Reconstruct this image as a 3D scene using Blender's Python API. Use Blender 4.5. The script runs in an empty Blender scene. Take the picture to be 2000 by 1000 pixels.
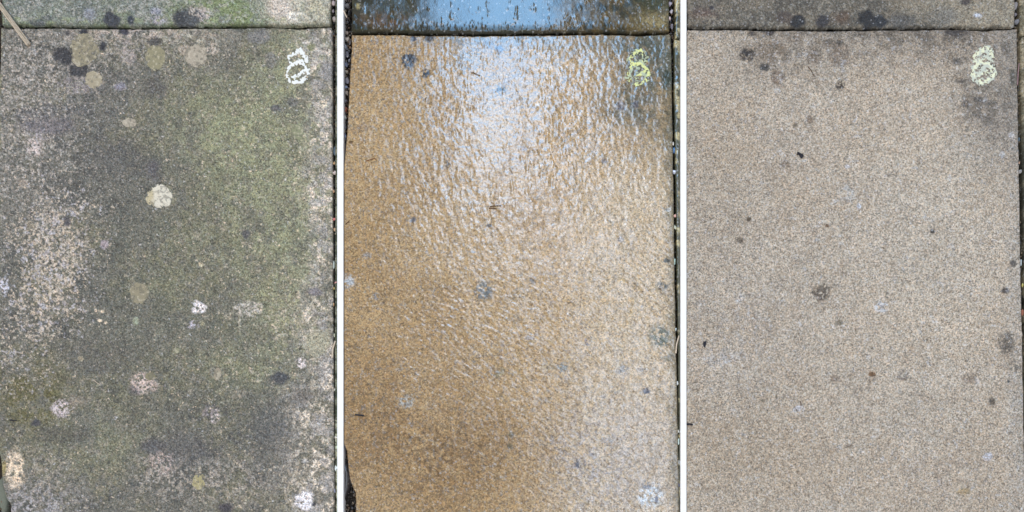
import bpy, math, random
import numpy as np

# ------------------------------------------------------------------ camera, world, sun
scene = bpy.context.scene
COL = scene.collection
CAM_H, CAM_Y = 1.4, -0.55            # metres; a shift-lens view straight down on the paving
cam_d = bpy.data.cameras.new('camera'); cam = bpy.data.objects.new('camera', cam_d); COL.objects.link(cam)
cam.location = (0, CAM_Y, CAM_H); cam.rotation_euler = (0, 0, 0)
cam_d.sensor_width = 36; cam_d.lens = 36 * CAM_H / 2.0
cam_d.shift_y = -CAM_Y / 2.0
cam_d.clip_start = 0.01; cam_d.clip_end = 500
scene.camera = cam
scene.view_settings.view_transform = 'Standard'; scene.view_settings.look = 'None'
scene.view_settings.gamma = 1; scene.view_settings.exposure = 0.0

SUN_EL, SUN_AZ = math.radians(50), math.radians(-115)     # azimuth from +Y, towards the upper left
world = bpy.data.worlds.new("World"); scene.world = world; world.use_nodes = True
wt = world.node_tree; wn, wl = wt.nodes, wt.links
for n in list(wn): wn.remove(n)

def N(nt, typ, **kw):
    n = nt.nodes.new(typ)
    for k, v in kw.items():
        if k == 'ins':
            for kk, vv in v.items(): n.inputs[kk].default_value = vv
        else: setattr(n, k, v)
    return n
def math_(nt, op, a, b=None, c=None, clamp=False):
    n = nt.nodes.new('ShaderNodeMath'); n.operation = op; n.use_clamp = clamp
    for i, v in enumerate((a, b, c)):
        if v is None: continue
        if isinstance(v, (int, float)): n.inputs[i].default_value = v
        else: nt.links.new(v, n.inputs[i])
    return n.outputs[0]
def sstep(nt, v, lo, hi):
    n = nt.nodes.new('ShaderNodeMapRange'); n.interpolation_type = 'SMOOTHSTEP'
    nt.links.new(v, n.inputs[0]); n.inputs[1].default_value = lo; n.inputs[2].default_value = hi
    n.inputs[3].default_value = 0; n.inputs[4].default_value = 1
    return n.outputs[0]
def mixc(nt, f, a, b, blend='MIX'):
    n = nt.nodes.new('ShaderNodeMix'); n.data_type = 'RGBA'; n.blend_type = blend
    for sock, v in ((n.inputs[0], f), (n.inputs[6], a), (n.inputs[7], b)):
        if isinstance(v, (int, float)): sock.default_value = v
        elif isinstance(v, tuple): sock.default_value = v if len(v) == 4 else v + (1,)
        else: nt.links.new(v, sock)
    return n.outputs[2]

sky = N(wt, 'ShaderNodeTexSky', sky_type='NISHITA', sun_disc=False, sun_elevation=SUN_EL, sun_rotation=SUN_AZ)
tc = N(wt, 'ShaderNodeTexCoord'); sep = N(wt, 'ShaderNodeSeparateXYZ'); wl.new(tc.outputs['Generated'], sep.inputs[0])
zz = math_(wt, 'MAXIMUM', sep.outputs[2], 0.05)
a_ = math_(wt, 'DIVIDE', sep.outputs[0], zz); b_ = math_(wt, 'DIVIDE', sep.outputs[1], zz)
cn = N(wt, 'ShaderNodeTexNoise', ins={'Scale': 9.0, 'Detail': 6.0, 'Roughness': 0.6}); wl.new(tc.outputs['Generated'], cn.inputs['Vector'])
nz = math_(wt, 'SUBTRACT', cn.outputs[0], 0.5)
# grey cover; bright gap and veil added, shaped for the wet slab's reflection
a2 = math_(wt, 'ADD', a_, math_(wt, 'MULTIPLY', nz, 0.10))
b2 = math_(wt, 'ADD', b_, math_(wt, 'MULTIPLY', nz, 0.16))
cover = mixc(wt, 0.72, sky.outputs[0], (6.6, 6.5, 6.3))
gap = math_(wt, 'MULTIPLY', sstep(wt, math_(wt, 'ABSOLUTE', math_(wt, 'ADD', a2, 0.015)), 0.17, 0.05), sstep(wt, b2, 0.40, 0.62))
gap = math_(wt, 'MULTIPLY', gap, sstep(wt, b2, 1.6, 1.1))
gapcol = mixc(wt, sstep(wt, b2, 0.50, 0.70), (62, 71, 86), (24, 48, 80))
vc = math_(wt, 'SUBTRACT', a2, math_(wt, 'MULTIPLY', math_(wt, 'SUBTRACT', 0.58, b2), 0.45))
veil = math_(wt, 'MULTIPLY', sstep(wt, math_(wt, 'ABSOLUTE', vc), 0.20, 0.0), sstep(wt, b_, 0.66, 0.48))
c1 = mixc(wt, math_(wt, 'MULTIPLY', veil, 0.8), cover, (33, 36, 42))
c2 = mixc(wt, gap, c1, gapcol)
# the shaped sky feeds the background directly; nothing blocks the lower sky
bg = N(wt, 'ShaderNodeBackground'); bg.inputs[1].default_value = 0.1
wl.new(c2, bg.inputs[0]); wo = N(wt, 'ShaderNodeOutputWorld'); wl.new(bg.outputs[0], wo.inputs[0])

sun_d = bpy.data.lights.new('sun', 'SUN'); sun_d.energy = 1.5; sun_d.angle = math.radians(14); sun_d.color = (1, 0.95, 0.88)
sun = bpy.data.objects.new('sun', sun_d); COL.objects.link(sun)
sun.rotation_euler = (math.pi / 2 - SUN_EL, 0, math.pi - SUN_AZ) 
import mathutils
_sd = mathutils.Vector((math.sin(SUN_AZ) * math.cos(SUN_EL), math.cos(SUN_AZ) * math.cos(SUN_EL), math.sin(SUN_EL)))
sun.rotation_euler = _sd.to_track_quat('Z', 'Y').to_euler()
LIT = 1.0        # light that falls on level paving, as a factor from albedo to picture

# ------------------------------------------------------------------ helpers
def tag(o, label=None, cat=None, group=None, kind=None):
    if label: o['label'] = label
    if cat: o['category'] = cat
    if group: o['group'] = group
    if kind: o['kind'] = kind
    return o
def lin(c):
    c = np.array(c, float) / 255.0
    return np.where(c <= 0.04045, c / 12.92, ((c + 0.055) / 1.055) ** 2.4)
def alb(c):                       # picture colour -> albedo
    return np.clip(lin(c) / LIT, 0, 0.9)
_tab = {}
def vn(x, y, cell, seed=0):       # value noise 0..1
    if seed not in _tab: _tab[seed] = np.random.RandomState(1000 + seed).rand(256, 256)
    t = _tab[seed]; X = x / cell; Y = y / cell
    i = np.floor(X).astype(int); j = np.floor(Y).astype(int); fx = X - i; fy = Y - j
    fx = fx * fx * (3 - 2 * fx); fy = fy * fy * (3 - 2 * fy)
    g = lambda a, b: t[a & 255, b & 255]
    return (g(i, j) * (1 - fx) + g(i + 1, j) * fx) * (1 - fy) + (g(i, j + 1) * (1 - fx) + g(i + 1, j + 1) * fx) * fy
def fbm(x, y, cell, seed=0, oct=4, gain=0.55):
    s = 0; a = 1; tot = 0
    for k in range(oct):
        s = s + a * vn(x + 17.3 * k, y - 9.1 * k, cell / 2 ** k, seed + 13 * k); tot += a; a *= gain
    return s / tot
def ss(v, lo, hi):
    t = np.clip((v - lo) / (hi - lo), 0, 1); return t * t * (3 - 2 * t)
def gauss(x, y, cx, cy, rx, ry=None):
    ry = ry or rx; return np.exp(-(((x - cx) / rx) ** 2 + ((y - cy) / ry) ** 2))
def blob(x, y, cx, cy, rx, ry=None, soft=0.12, seed=0, rag=0.35):
    ry = ry or rx
    m = (np.abs(x - cx) < rx * 2.2) & (np.abs(y - cy) < ry * 2.2)
    out = np.zeros_like(x)
    if not m.any(): return out
    xs, ys = x[m], y[m]
    d = np.sqrt(((xs - cx) / rx) ** 2 + ((ys - cy) / ry) ** 2) + (fbm(xs, ys, max(rx, ry) * 0.7 + 2, seed + 40, 3) - 0.5) * 2 * rag
    out[m] = 1 - ss(d, 1 - soft, 1 + soft); return out
def grade(c, gain, desat):          # gain and desaturation tuned over the whole surface
    l = (c @ np.array([.3, .5, .2]))[..., None]; return (c * (1 - desat) + l * desat) * gain
def mix(c, col, m, k=1.0):
    m = (m * k)[..., None]; return c * (1 - m) + alb(col) * m

def mesh_obj(name, verts, quads, mat, parent=None, col=None, smooth=True, tris=None, extra=None):
    me = bpy.data.meshes.new(name)
    nv = len(verts); me.vertices.add(nv); me.vertices.foreach_set('co', np.asarray(verts, np.float32).ravel())
    q = np.asarray(quads, np.int32).reshape(-1, 4) if len(quads) else np.zeros((0, 4), np.int32)
    t = np.asarray(tris, np.int32).reshape(-1, 3) if tris is not None and len(tris) else np.zeros((0, 3), np.int32)
    me.loops.add(q.size + t.size); me.loops.foreach_set('vertex_index', np.concatenate([q.ravel(), t.ravel()]))
    np_ = len(q) + len(t); me.polygons.add(np_)
    st = np.concatenate([np.arange(len(q)) * 4, q.size + np.arange(len(t)) * 3]).astype(np.int32)
    me.polygons.foreach_set('loop_start', st)
    me.update(calc_edges=True); me.validate()
    if smooth: me.polygons.foreach_set('use_smooth', np.ones(len(me.polygons), bool))
    if col is not None:
        a = me.attributes.new('tint', 'FLOAT_COLOR', 'POINT')
        c = np.ones((nv, 4), np.float32); c[:, :3] = col[:, :3]
        if extra is not None: c[:, 3] = extra
        a.data.foreach_set('color', c.ravel())
    if mat: me.materials.append(mat)
    o = bpy.data.objects.new(name, me); COL.objects.link(o)
    if parent: o.parent = parent
    return o
PX = lambda x: (x - 1000.0) / 1000.0      # one unit of the photo's 2000 x 1000 grid is one millimetre on the paving
PY = lambda y: (500.0 - y) / 1000.0

# ------------------------------------------------------------------ materials
def base_mat(name):
    m = bpy.data.materials.new(name); m.use_nodes = True; nt = m.node_tree
    for n in list(nt.nodes): nt.nodes.remove(n)
    p = N(nt, 'ShaderNodeBsdfPrincipled'); o = N(nt, 'ShaderNodeOutputMaterial'); nt.links.new(p.outputs[0], o.inputs[0])
    return m, nt, p
def concrete(name, grain=0.0028, contrast=0.5, bump=0.5, rough=0.85, spec=0.25, wet=0.0, quartz=0.10, dark=0.16,
             quartz_col=(0.55, 0.57, 0.62), dark_col=(0.07, 0.065, 0.06), coat_ior=1.85, hue=(0.5, 0.36, 0.22)):
    m, nt, p = base_mat(name); L = nt.links
    tcn = N(nt, 'ShaderNodeTexCoord'); ob = tcn.outputs['Object']
    at = N(nt, 'ShaderNodeAttribute', attribute_name='tint')
    wv = N(nt, 'ShaderNodeTexNoise', ins={'Scale': 260.0, 'Detail': 2.0}); L.new(ob, wv.inputs['Vector'])
    wob = N(nt, 'ShaderNodeVectorMath', operation='MULTIPLY_ADD'); L.new(wv.outputs['Color'], wob.inputs[0])
    wob.inputs[1].default_value = (0.003, 0.003, 0.003); L.new(ob, wob.inputs[2]); vec = wob.outputs[0]
    v1 = N(nt, 'ShaderNodeTexVoronoi', ins={'Scale': 1 / grain, 'Randomness': 1.0}); L.new(vec, v1.inputs['Vector'])
    sp = N(nt, 'ShaderNodeSeparateColor'); L.new(v1.outputs['Color'], sp.inputs[0])
    v2 = N(nt, 'ShaderNodeTexVoronoi', ins={'Scale': 0.47 / grain}); L.new(vec, v2.inputs['Vector'])
    sp2 = N(nt, 'ShaderNodeSeparateColor'); L.new(v2.outputs['Color'], sp2.inputs[0])
    fn = N(nt, 'ShaderNodeTexNoise', ins={'Scale': 0.55 / grain, 'Detail': 4.0, 'Roughness': 0.75}); L.new(ob, fn.inputs['Vector'])
    # value factor of each grain, hue of each grain
    f = math_(nt, 'ADD', math_(nt, 'MULTIPLY', math_(nt, 'SUBTRACT', sp.outputs[0], 0.5), contrast * 1.3),
              math_(nt, 'MULTIPLY', math_(nt, 'SUBTRACT', fn.outputs[0], 0.5), contrast * 2.6))
    f = math_(nt, 'ADD', f, 1.0); f = math_(nt, 'MAXIMUM', f, 0.25)
    cf = N(nt, 'ShaderNodeCombineColor')
    h1 = math_(nt, 'MULTIPLY', math_(nt, 'SUBTRACT', sp.outputs[1], 0.5), 0.16)
    L.new(math_(nt, 'MULTIPLY', f, math_(nt, 'ADD', h1, 1.0)), cf.inputs[0]); L.new(f, cf.inputs[1])
    L.new(math_(nt, 'MULTIPLY', f, math_(nt, 'SUBTRACT', 1.0, h1)), cf.inputs[2])
    c = mixc(nt, 1.0, at.outputs['Color'], cf.outputs[0], 'MULTIPLY')
    # pale quartz grains and dark stones of the aggregate
    q = sstep(nt, sp2.outputs[0], 1 - quartz, 1 - quartz + 0.02); qd = sstep(nt, v2.outputs['Distance'], 0.5, 0.28)
    c = mixc(nt, math_(nt, 'MULTIPLY', math_(nt, 'MULTIPLY', q, qd), 0.55), c, mixc(nt, 0.6, c, quartz_col))
    d = sstep(nt, sp.outputs[2], 1 - dark, 1 - dark + 0.02)
    c = mixc(nt, math_(nt, 'MULTIPLY', d, 0.55), c, mixc(nt, 0.3, mixc(nt, 1.0, c, (0.3, 0.3, 0.3), 'MULTIPLY'), dark_col))
    L.new(c, p.inputs['Base Color'])
    hgt = math_(nt, 'ADD', math_(nt, 'MULTIPLY', fn.outputs[0], 1.0), math_(nt, 'MULTIPLY', v1.outputs['Distance'], -0.5))
    bp = N(nt, 'ShaderNodeBump', ins={'Strength': bump, 'Distance': 0.0012}); L.new(hgt, bp.inputs['Height'])
    L.new(bp.outputs[0], p.inputs['Normal'])
    p.inputs['Roughness'].default_value = rough; p.inputs['Specular IOR Level'].default_value = spec
    if wet:
        p.inputs['Coat IOR'].default_value = coat_ior
        p.inputs['Coat Roughness'].default_value = 0.10
        L.new(math_(nt, 'MULTIPLY', at.outputs['Alpha'], wet, clamp=True), p.inputs['Coat Weight'])
        b3 = N(nt, 'ShaderNodeBump', ins={'Strength': 0.12, 'Distance': 0.0006}); L.new(hgt, b3.inputs['Height'])
        L.new(b3.outputs[0], p.inputs['Coat Normal'])
    return m
M_moss = concrete('mossy_concrete', grain=0.0022, contrast=0.58, quartz=0.08, dark=0.22, quartz_col=(0.42, 0.41, 0.38))
M_wet = concrete('wet_concrete', grain=0.0024, contrast=0.55, wet=1.0, quartz=0.12, dark=0.13, quartz_col=(0.5, 0.5, 0.52), dark_col=(0.09, 0.06, 0.03))
M_dry = concrete('clean_dry_concrete', grain=0.0021, contrast=0.60, quartz=0.10, dark=0.17, dark_col=(0.12, 0.10, 0.08))

def simple(name, c, var=0.3, scale=300, rough=0.7, spec=0.3, coat=0.0, bump=0.4, stretch=None, attr=False):
    m, nt, p = base_mat(name); L = nt.links
    tcn = N(nt, 'ShaderNodeTexCoord'); v = tcn.outputs['Object']
    if stretch:
        mp = N(nt, 'ShaderNodeMapping'); mp.inputs['Scale'].default_value = stretch; L.new(v, mp.inputs['Vector']); v = mp.outputs[0]
    n = N(nt, 'ShaderNodeTexNoise', ins={'Scale': float(scale), 'Detail': 5.0, 'Roughness': 0.7}); L.new(v, n.inputs['Vector'])
    f = math_(nt, 'ADD', math_(nt, 'MULTIPLY', math_(nt, 'SUBTRACT', n.outputs[0], 0.5), var * 4), 1.0)
    cc = N(nt, 'ShaderNodeCombineColor')
    for i in range(3): L.new(f, cc.inputs[i])
    if attr:
        at = N(nt, 'ShaderNodeAttribute', attribute_name='tint'); src = at.outputs['Color']
    else: src = tuple(float(k) for k in c)
    L.new(mixc(nt, 1.0, src, cc.outputs[0], 'MULTIPLY'), p.inputs['Base Color'])
    b = N(nt, 'ShaderNodeBump', ins={'Strength': bump, 'Distance': 0.001}); L.new(n.outputs[0], b.inputs['Height']); L.new(b.outputs[0], p.inputs['Normal'])
    p.inputs['Roughness'].default_value = rough; p.inputs['Specular IOR Level'].default_value = spec
    p.inputs['Coat Weight'].default_value = coat; p.inputs['Coat Roughness'].default_value = 0.12
    return m

# ------------------------------------------------------------------ setting: soil under the paving
def soil():
    n = 161; g = np.linspace(-1, 1, n); s = np.sign(g) * np.abs(g) ** 3 * 30 + g * 1.2
    X, Y = np.meshgrid(s, s, indexing='ij')
    Z = -0.052 + 0.004 * (fbm(X * 1000, Y * 1000, 60, 5, 4) - 0.5)
    v = np.stack([X, Y, Z], -1).reshape(-1, 3); idx = np.arange(n * n).reshape(n, n)
    q = np.stack([idx[:-1, :-1], idx[1:, :-1], idx[1:, 1:], idx[:-1, 1:]], -1).reshape(-1, 4)
    o = mesh_obj('ground', v, q, simple('dark_soil', (0.035, 0.028, 0.022), 0.35, 220, 0.95, 0.1, bump=1.0))
    tag(o, kind='structure'); return o
soil()

# ------------------------------------------------------------------ paving slabs
def slab(name, xl, xr, yt, yb, paint, mat, step=1.3, rad=3.0, thick=45, ragged=1.0, relief=None, seed=0, corner=6, top=0.0, rough=0.5,
         edge_scale=1.0, label=None, cat='paving slab', group=None):
    """xl, xr: functions of y; yt, yb: functions of x (all in mm on the photo grid, y downwards)."""
    ym = np.arange(0, 2); xa = xl(np.array([(yt(0.) + yb(0.)) / 2]))[0]
    y0, y1 = float(np.mean(yt(np.array([0.])))), float(np.mean(yb(np.array([0.]))))
    x0, x1 = float(xl(np.array([(y0 + y1) / 2]))[0]), float(xr(np.array([(y0 + y1) / 2]))[0])
    nu = max(6, int((x1 - x0) / step)); nv = max(6, int((y1 - y0) / step))
    u = np.linspace(0, 1, nu); w = np.linspace(0, 1, nv); U, W = np.meshgrid(u, w, indexing='ij')
    Y = y0 + (y1 - y0) * W
    for _ in range(2):
        XL, XR = xl(Y), xr(Y); X = XL + (XR - XL) * U
        YT, YB = yt(X), yb(X); Y = YT + (YB - YT) * W
    # rounded corners: pull the corner points inwards
    for (cu, cw) in ((0, 0), (1, 0), (0, 1), (1, 1)):
        cx = np.where(cu, XR - corner, XL + corner); cy = np.where(cw, YB - corner, YT + corner)
        sx = (X - cx) * (1 if cu else -1); sy = (Y - cy) * (1 if cw else -1)
        m = (sx > 0) & (sy > 0); r = np.hypot(sx, sy); mx = np.maximum(sx, sy)
        k = np.where(m & (r > 1e-6), mx / np.maximum(r, 1e-6), 1.0)
        X = np.where(m, cx + (X - cx) * k, X); Y = np.where(m, cy + (Y - cy) * k, Y)
    d = np.minimum(np.minimum(X - XL, XR - X), np.minimum(Y - YT, YB - Y)); d = np.maximum(d, 0)
    # crumbly arris: a noisy edge radius
    rr = rad * (0.45 + 1.5 * fbm(X, Y, 14, seed + 3, 3))
    t = np.clip(1 - d / rr, 0, 1)
    Z = -rr * 0.8 * (1 - np.sqrt(np.maximum(1 - t * t, 0)))
    Z = Z + rough * (fbm(X, Y, 5, seed + 7, 3) - 0.5) + 0.9 * (fbm(X, Y, 60, seed + 8, 2) - 0.5)
    if relief is not None: Z = Z + relief(X, Y) * np.clip(d / 3, 0, 1)
    C, A = paint(X, Y, d)
    V = np.stack([PX(X), PY(Y), top / 1000 + Z / 1000], -1)
    idx = np.arange(nu * nv).reshape(nu, nv)
    q = [np.stack([idx[:-1, :-1], idx[:-1, 1:], idx[1:, 1:], idx[1:, :-1]], -1).reshape(-1, 4)]
    verts = [V.reshape(-1, 3)]; cols = [C.reshape(-1, 3)]; als = [A.ravel()]
    # side walls and underside
    ring = np.concatenate([idx[:, 0], idx[-1, 1:], idx[-2::-1, -1], idx[0, -2:0:-1]])
    prev = ring; base = nu * nv; rv = verts[0][ring]; rc = cols[0][ring]
    cen = rv.mean(0)
    for k, dz in enumerate((5, 14, 26, thick)):
        nvx = rv.copy(); n2 = vn(rv[:, 0] * 1000 + rv[:, 1] * 1000, np.full(len(rv), dz * 1.0), 6, seed + 21) - 0.5
        nvx[:, 2] = top / 1000 - dz / 1000
        inw = (cen - rv)[:, :2]; inw /= np.linalg.norm(inw, axis=1)[:, None] + 1e-9
        nvx[:, :2] += inw * ((0.3 + n2 * 0.9)[:, None] / 1000)
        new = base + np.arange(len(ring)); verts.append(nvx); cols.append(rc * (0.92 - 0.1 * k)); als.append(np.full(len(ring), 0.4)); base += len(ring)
        q.append(np.stack([prev, np.roll(prev, -1), np.roll(new, -1), new], -1)); prev = new
    verts.append(np.array([[cen[0], cen[1], top / 1000 - thick / 1000]])); cols.append(rc.mean(0)[None]); als.append([0.3])
    tr = np.stack([prev, np.roll(prev, -1), np.full(len(prev), base)], -1)
    V = np.concatenate(verts); org = np.array([PX((x0 + x1) / 2), PY((y0 + y1) / 2), top / 1000 - thick / 1000])
    qq = np.concatenate(q)
    o = mesh_obj(name, V - org, qq[:, ::-1] if False else qq, mat, None, np.concatenate(cols), True, tr, np.concatenate([np.ravel(a) for a in als]))
    o.location = org
    tag(o, label, cat, group)
    return o

def wob(seed, amp, cell=22, amp2=None):
    return lambda t: amp * (fbm(t, t * 0 + seed * 7.7, cell, seed, 3) - 0.5) * 2 + (amp2 or amp * 0.5) * (vn(t, t * 0 + seed, 5, seed + 2) - 0.5)
def line(pts):
    p = np.array(pts, float); return lambda t: np.interp(t, p[:, 0], p[:, 1])
def edge(pts, seed, amp=0.7):
    l = line(pts); w = wob(seed, amp); return lambda t: l(t) + w(np.asarray(t, float))

# joint curve between upper and lower slab (the same three times): u is mm from the slab's left end
JOINT = [(-30, 53), (0, 54), (40, 54.5), (100, 54), (160, 55), (230, 56), (300, 56), (330, 55.5), (420, 55), (470, 54), (540, 54), (560, 55.5), (582, 56.5), (600, 55), (630, 53), (648, 53.5), (700, 54)]
def joint_lower(x0, dy=0.0):
    l = line([(a + x0, b + dy) for a, b in JOINT]); w = wob(3, 1.5, 24, 1.3)
    return lambda t: l(np.asarray(t, float)) + w(np.asarray(t, float) - x0)
def joint_upper(x0, dy=0.0):
    l = line([(a + x0, b + dy - 3.3) for a, b in JOINT]); w = wob(9, 1.3, 30, 0.9)
    return lambda t: l(np.asarray(t, float)) + w(np.asarray(t, float) - x0)

# ---- colour fields --------------------------------------------------------------------------------
def spk(x, y, cell, seed, frac, soft=0.08):           # clumpy speckle mask covering about frac
    n = fbm(x, y, cell, seed, 3, 0.6); th = 0.5 + (0.5 - np.asarray(frac)) * 0.55
    return ss(n, th - soft * 0.6, th + soft * 0.6)

def spots(c, x, y, lst, seed=0):
    for i, s in enumerate(lst):
        cx, cy, rx, ry, col, k, sf = s[:7]; m = blob(x, y, cx, cy, rx, ry, sf, seed + i % 9, 0.45)
        if len(s) > 7: m = m * spk(x, y, 4.5, seed + 60 + i % 5, s[7], 0.10)
        c = mix(c, col, m, min(.97, k * 1.2))
    return c

def paint_moss(x, y, d):
    n1 = fbm(x, y, 90, 1, 4); n2 = fbm(x, y, 22, 2, 4); n3 = fbm(x, y, 9, 4, 3)
    c = np.zeros(x.shape + (3,)) + alb((97, 99, 91))
    c = mix(c, (76, 80, 78), ss(n2, 0.48, 0.66), 0.75)
    c = mix(c, (112, 112, 84), ss(n1, 0.42, 0.65) * ss(n3, 0.3, 0.6), 0.55)
    # green algae: centre right, upper right, lower left corner
    g = 1.0 * gauss(x, y, 565, 390, 130, 210) + 0.5 * gauss(x, y, 580, 110, 70, 60) + 0.8 * gauss(x, y, 430, 250, 110, 90) + 0.8 * gauss(x, y, 560, 210, 70, 90) + 0.6 * gauss(x, y, 560, 610, 70, 110) \
        + 0.2 * gauss(x, y, 330, 470, 120, 90) + 0.5 * gauss(x, y, 200, 850, 110, 60) + 0.45 * gauss(x, y, 500, 720, 110, 60) + 0.25 * gauss(x, y, 300, 620, 100, 100)
    c = mix(c, (134, 141, 104), np.clip(g * (0.35 + .9 * n1) * (.3 + .7 * ss(n2, 0.3, 0.65)), 0, 0.75))
    c = mix(c, (96, 94, 52), np.clip(gauss(x, y, 62, 775, 65, 60) * ss(n2, 0.3, 0.6) * 1.2, 0, 0.8))
    c = mix(c, (128, 126, 96), np.clip(gauss(x, y, 560, 590, 60, 70), 0, 1) * ss(n3, 0.4, 0.6), 0.5)
    c = mix(c, (140, 136, 122), spk(x, y, 7, 41, .16) * (.4 + .6 * ss(n1, .4, .6)), .55)
    c = mix(c, (70, 74, 66), spk(x, y, 11, 42, .25), .28)
    # weathered grey top band and left side
    tb = np.clip(gauss(x, y, 90, 110, 190, 95) + 0.9 * gauss(x, y, 30, 280, 90, 130) + 0.55 * gauss(x, y, 330, 85, 140, 45), 0, 1)
    c = mix(c, (158, 154, 146), tb * spk(x, y, 4.2, 31, 0.42, .14), 0.55)
    c = mix(c, (86, 90, 96), gauss(x, y, 60, 215, 110, 40) * ss(n2, .4, .6), 0.6)
    # bare flaked patches of clean concrete
    b = np.clip(1.15 * gauss(x, y, 118, 520, 52, 95) + 0.7 * gauss(x, y, 60, 600, 65, 90) + 0.75 * gauss(x, y, 70, 440, 85, 60) + 0.55 * gauss(x, y, 170, 405, 40, 14) + 0.35 * gauss(x, y, 20, 700, 50, 60), 0, 1.1)
    b = b * ss(n1 + 0.15, 0.3, 0.62)
    c = mix(c, (186, 174, 154), spk(x, y, 4.4, 33, 0.44 * b, .12) * (b > 0.05) * (.5 + .7 * n2), 0.85)
    b2_ = np.clip(gauss(x, y, 90, 330, 110, 130) + gauss(x, y, 60, 150, 80, 80), 0, 1); c = mix(c, (178, 172, 162), spk(x, y, 4.0, 178, .26 * b2_, .14) * (b2_ > .05), .7)
    c = mix(c, (165, 165, 172), spk(x, y, 7, 37, 0.26 * b) * (b > 0.05), 0.7)
    re = np.clip(ss(x + 26 * (n2 - 0.5) + 60 * (n1 - 0.5), 578, 632) * 1.0 + 0.9 * gauss(x, y, 625, 130, 38, 80) + 1.1 * gauss(x, y, 622, 890, 66, 120) + 0.4 * gauss(x, y, 590, 790, 40, 50)
                 + 0.5 * gauss(x, y, 600, 620, 22, 60), 0, 1)
    c = mix(c, (186, 178, 160), re * (0.15 + 0.85 * spk(x, y, 7, 35, 0.42)) * (.45 + .8 * ss(n2, .35, .6)), 0.95)
    c = mix(c, (150, 150, 150), re * spk(x, y, 18, 36, 0.4), 0.55)
    c = mix(c, (120, 130, 88), gauss(x, y, 612, 100, 30, 60) * spk(x, y, 16, 46, 0.45), 0.6)
    bt = np.clip(0.9 * gauss(x, y, 420, 935, 130, 50) + 0.8 * gauss(x, y, 90, 940, 60, 60) + 0.6 * gauss(x, y, 310, 925, 50, 40), 0, 1)
    c = mix(c, (160, 154, 142), bt * spk(x, y, 6, 38, 0.42), 0.7)
    c = mix(c, (160, 160, 165), gauss(x, y, 60, 990, 90, 40) * spk(x, y, 6, 39, 0.42), 0.7)
    c = mix(c, (205, 188, 160), blob(x, y, 30, 915, 17, 42, 0.3, 5, 0.5) * spk(x, y, 8, 47, 0.75), 0.9)
    c = mix(c, (150, 132, 60), blob(x, y, 7, 915, 5, 14, 0.4, 5, 0.5), 0.7)
    # top edge: pale rim between dark lichens
    c = mix(c, (176, 164, 152), gauss(x, y, 265, 66, 130, 12) * spk(x, y, 9, 48, 0.5), 0.75)
    c = mix(c, (170, 168, 150), gauss(x, y, 380, 75, 60, 18) * spk(x, y, 9, 49, 0.5), 0.7)
    # cream flecks
    c = mix(c, (186, 176, 152), spk(x, y, 6, 163, .07) * (.3 + .7 * ss(x, 300, 520)), .7)
    c = mix(c, (74, 78, 76), spk(x, y, 5, 164, .12), .45)
    c = mix(c, (150, 156, 112), spk(x, y, 9, 165, .16) * np.clip(g, 0, 1), .5)
    fl = fbm(x, y, 4.2, 50, 2); c = mix(c, (200, 184, 158), ss(fl, 0.83, 0.87) * 0.8)
    c = mix(c, (180, 184, 190), ss(fbm(x, y, 4.6, 51, 2), 0.84, 0.88) * 0.6)
    c = mix(c, (60, 62, 66), ss(fbm(x, y, 5, 52, 2), 0.80, 0.86) * 0.6)
    D = (50, 53, 60)
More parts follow.
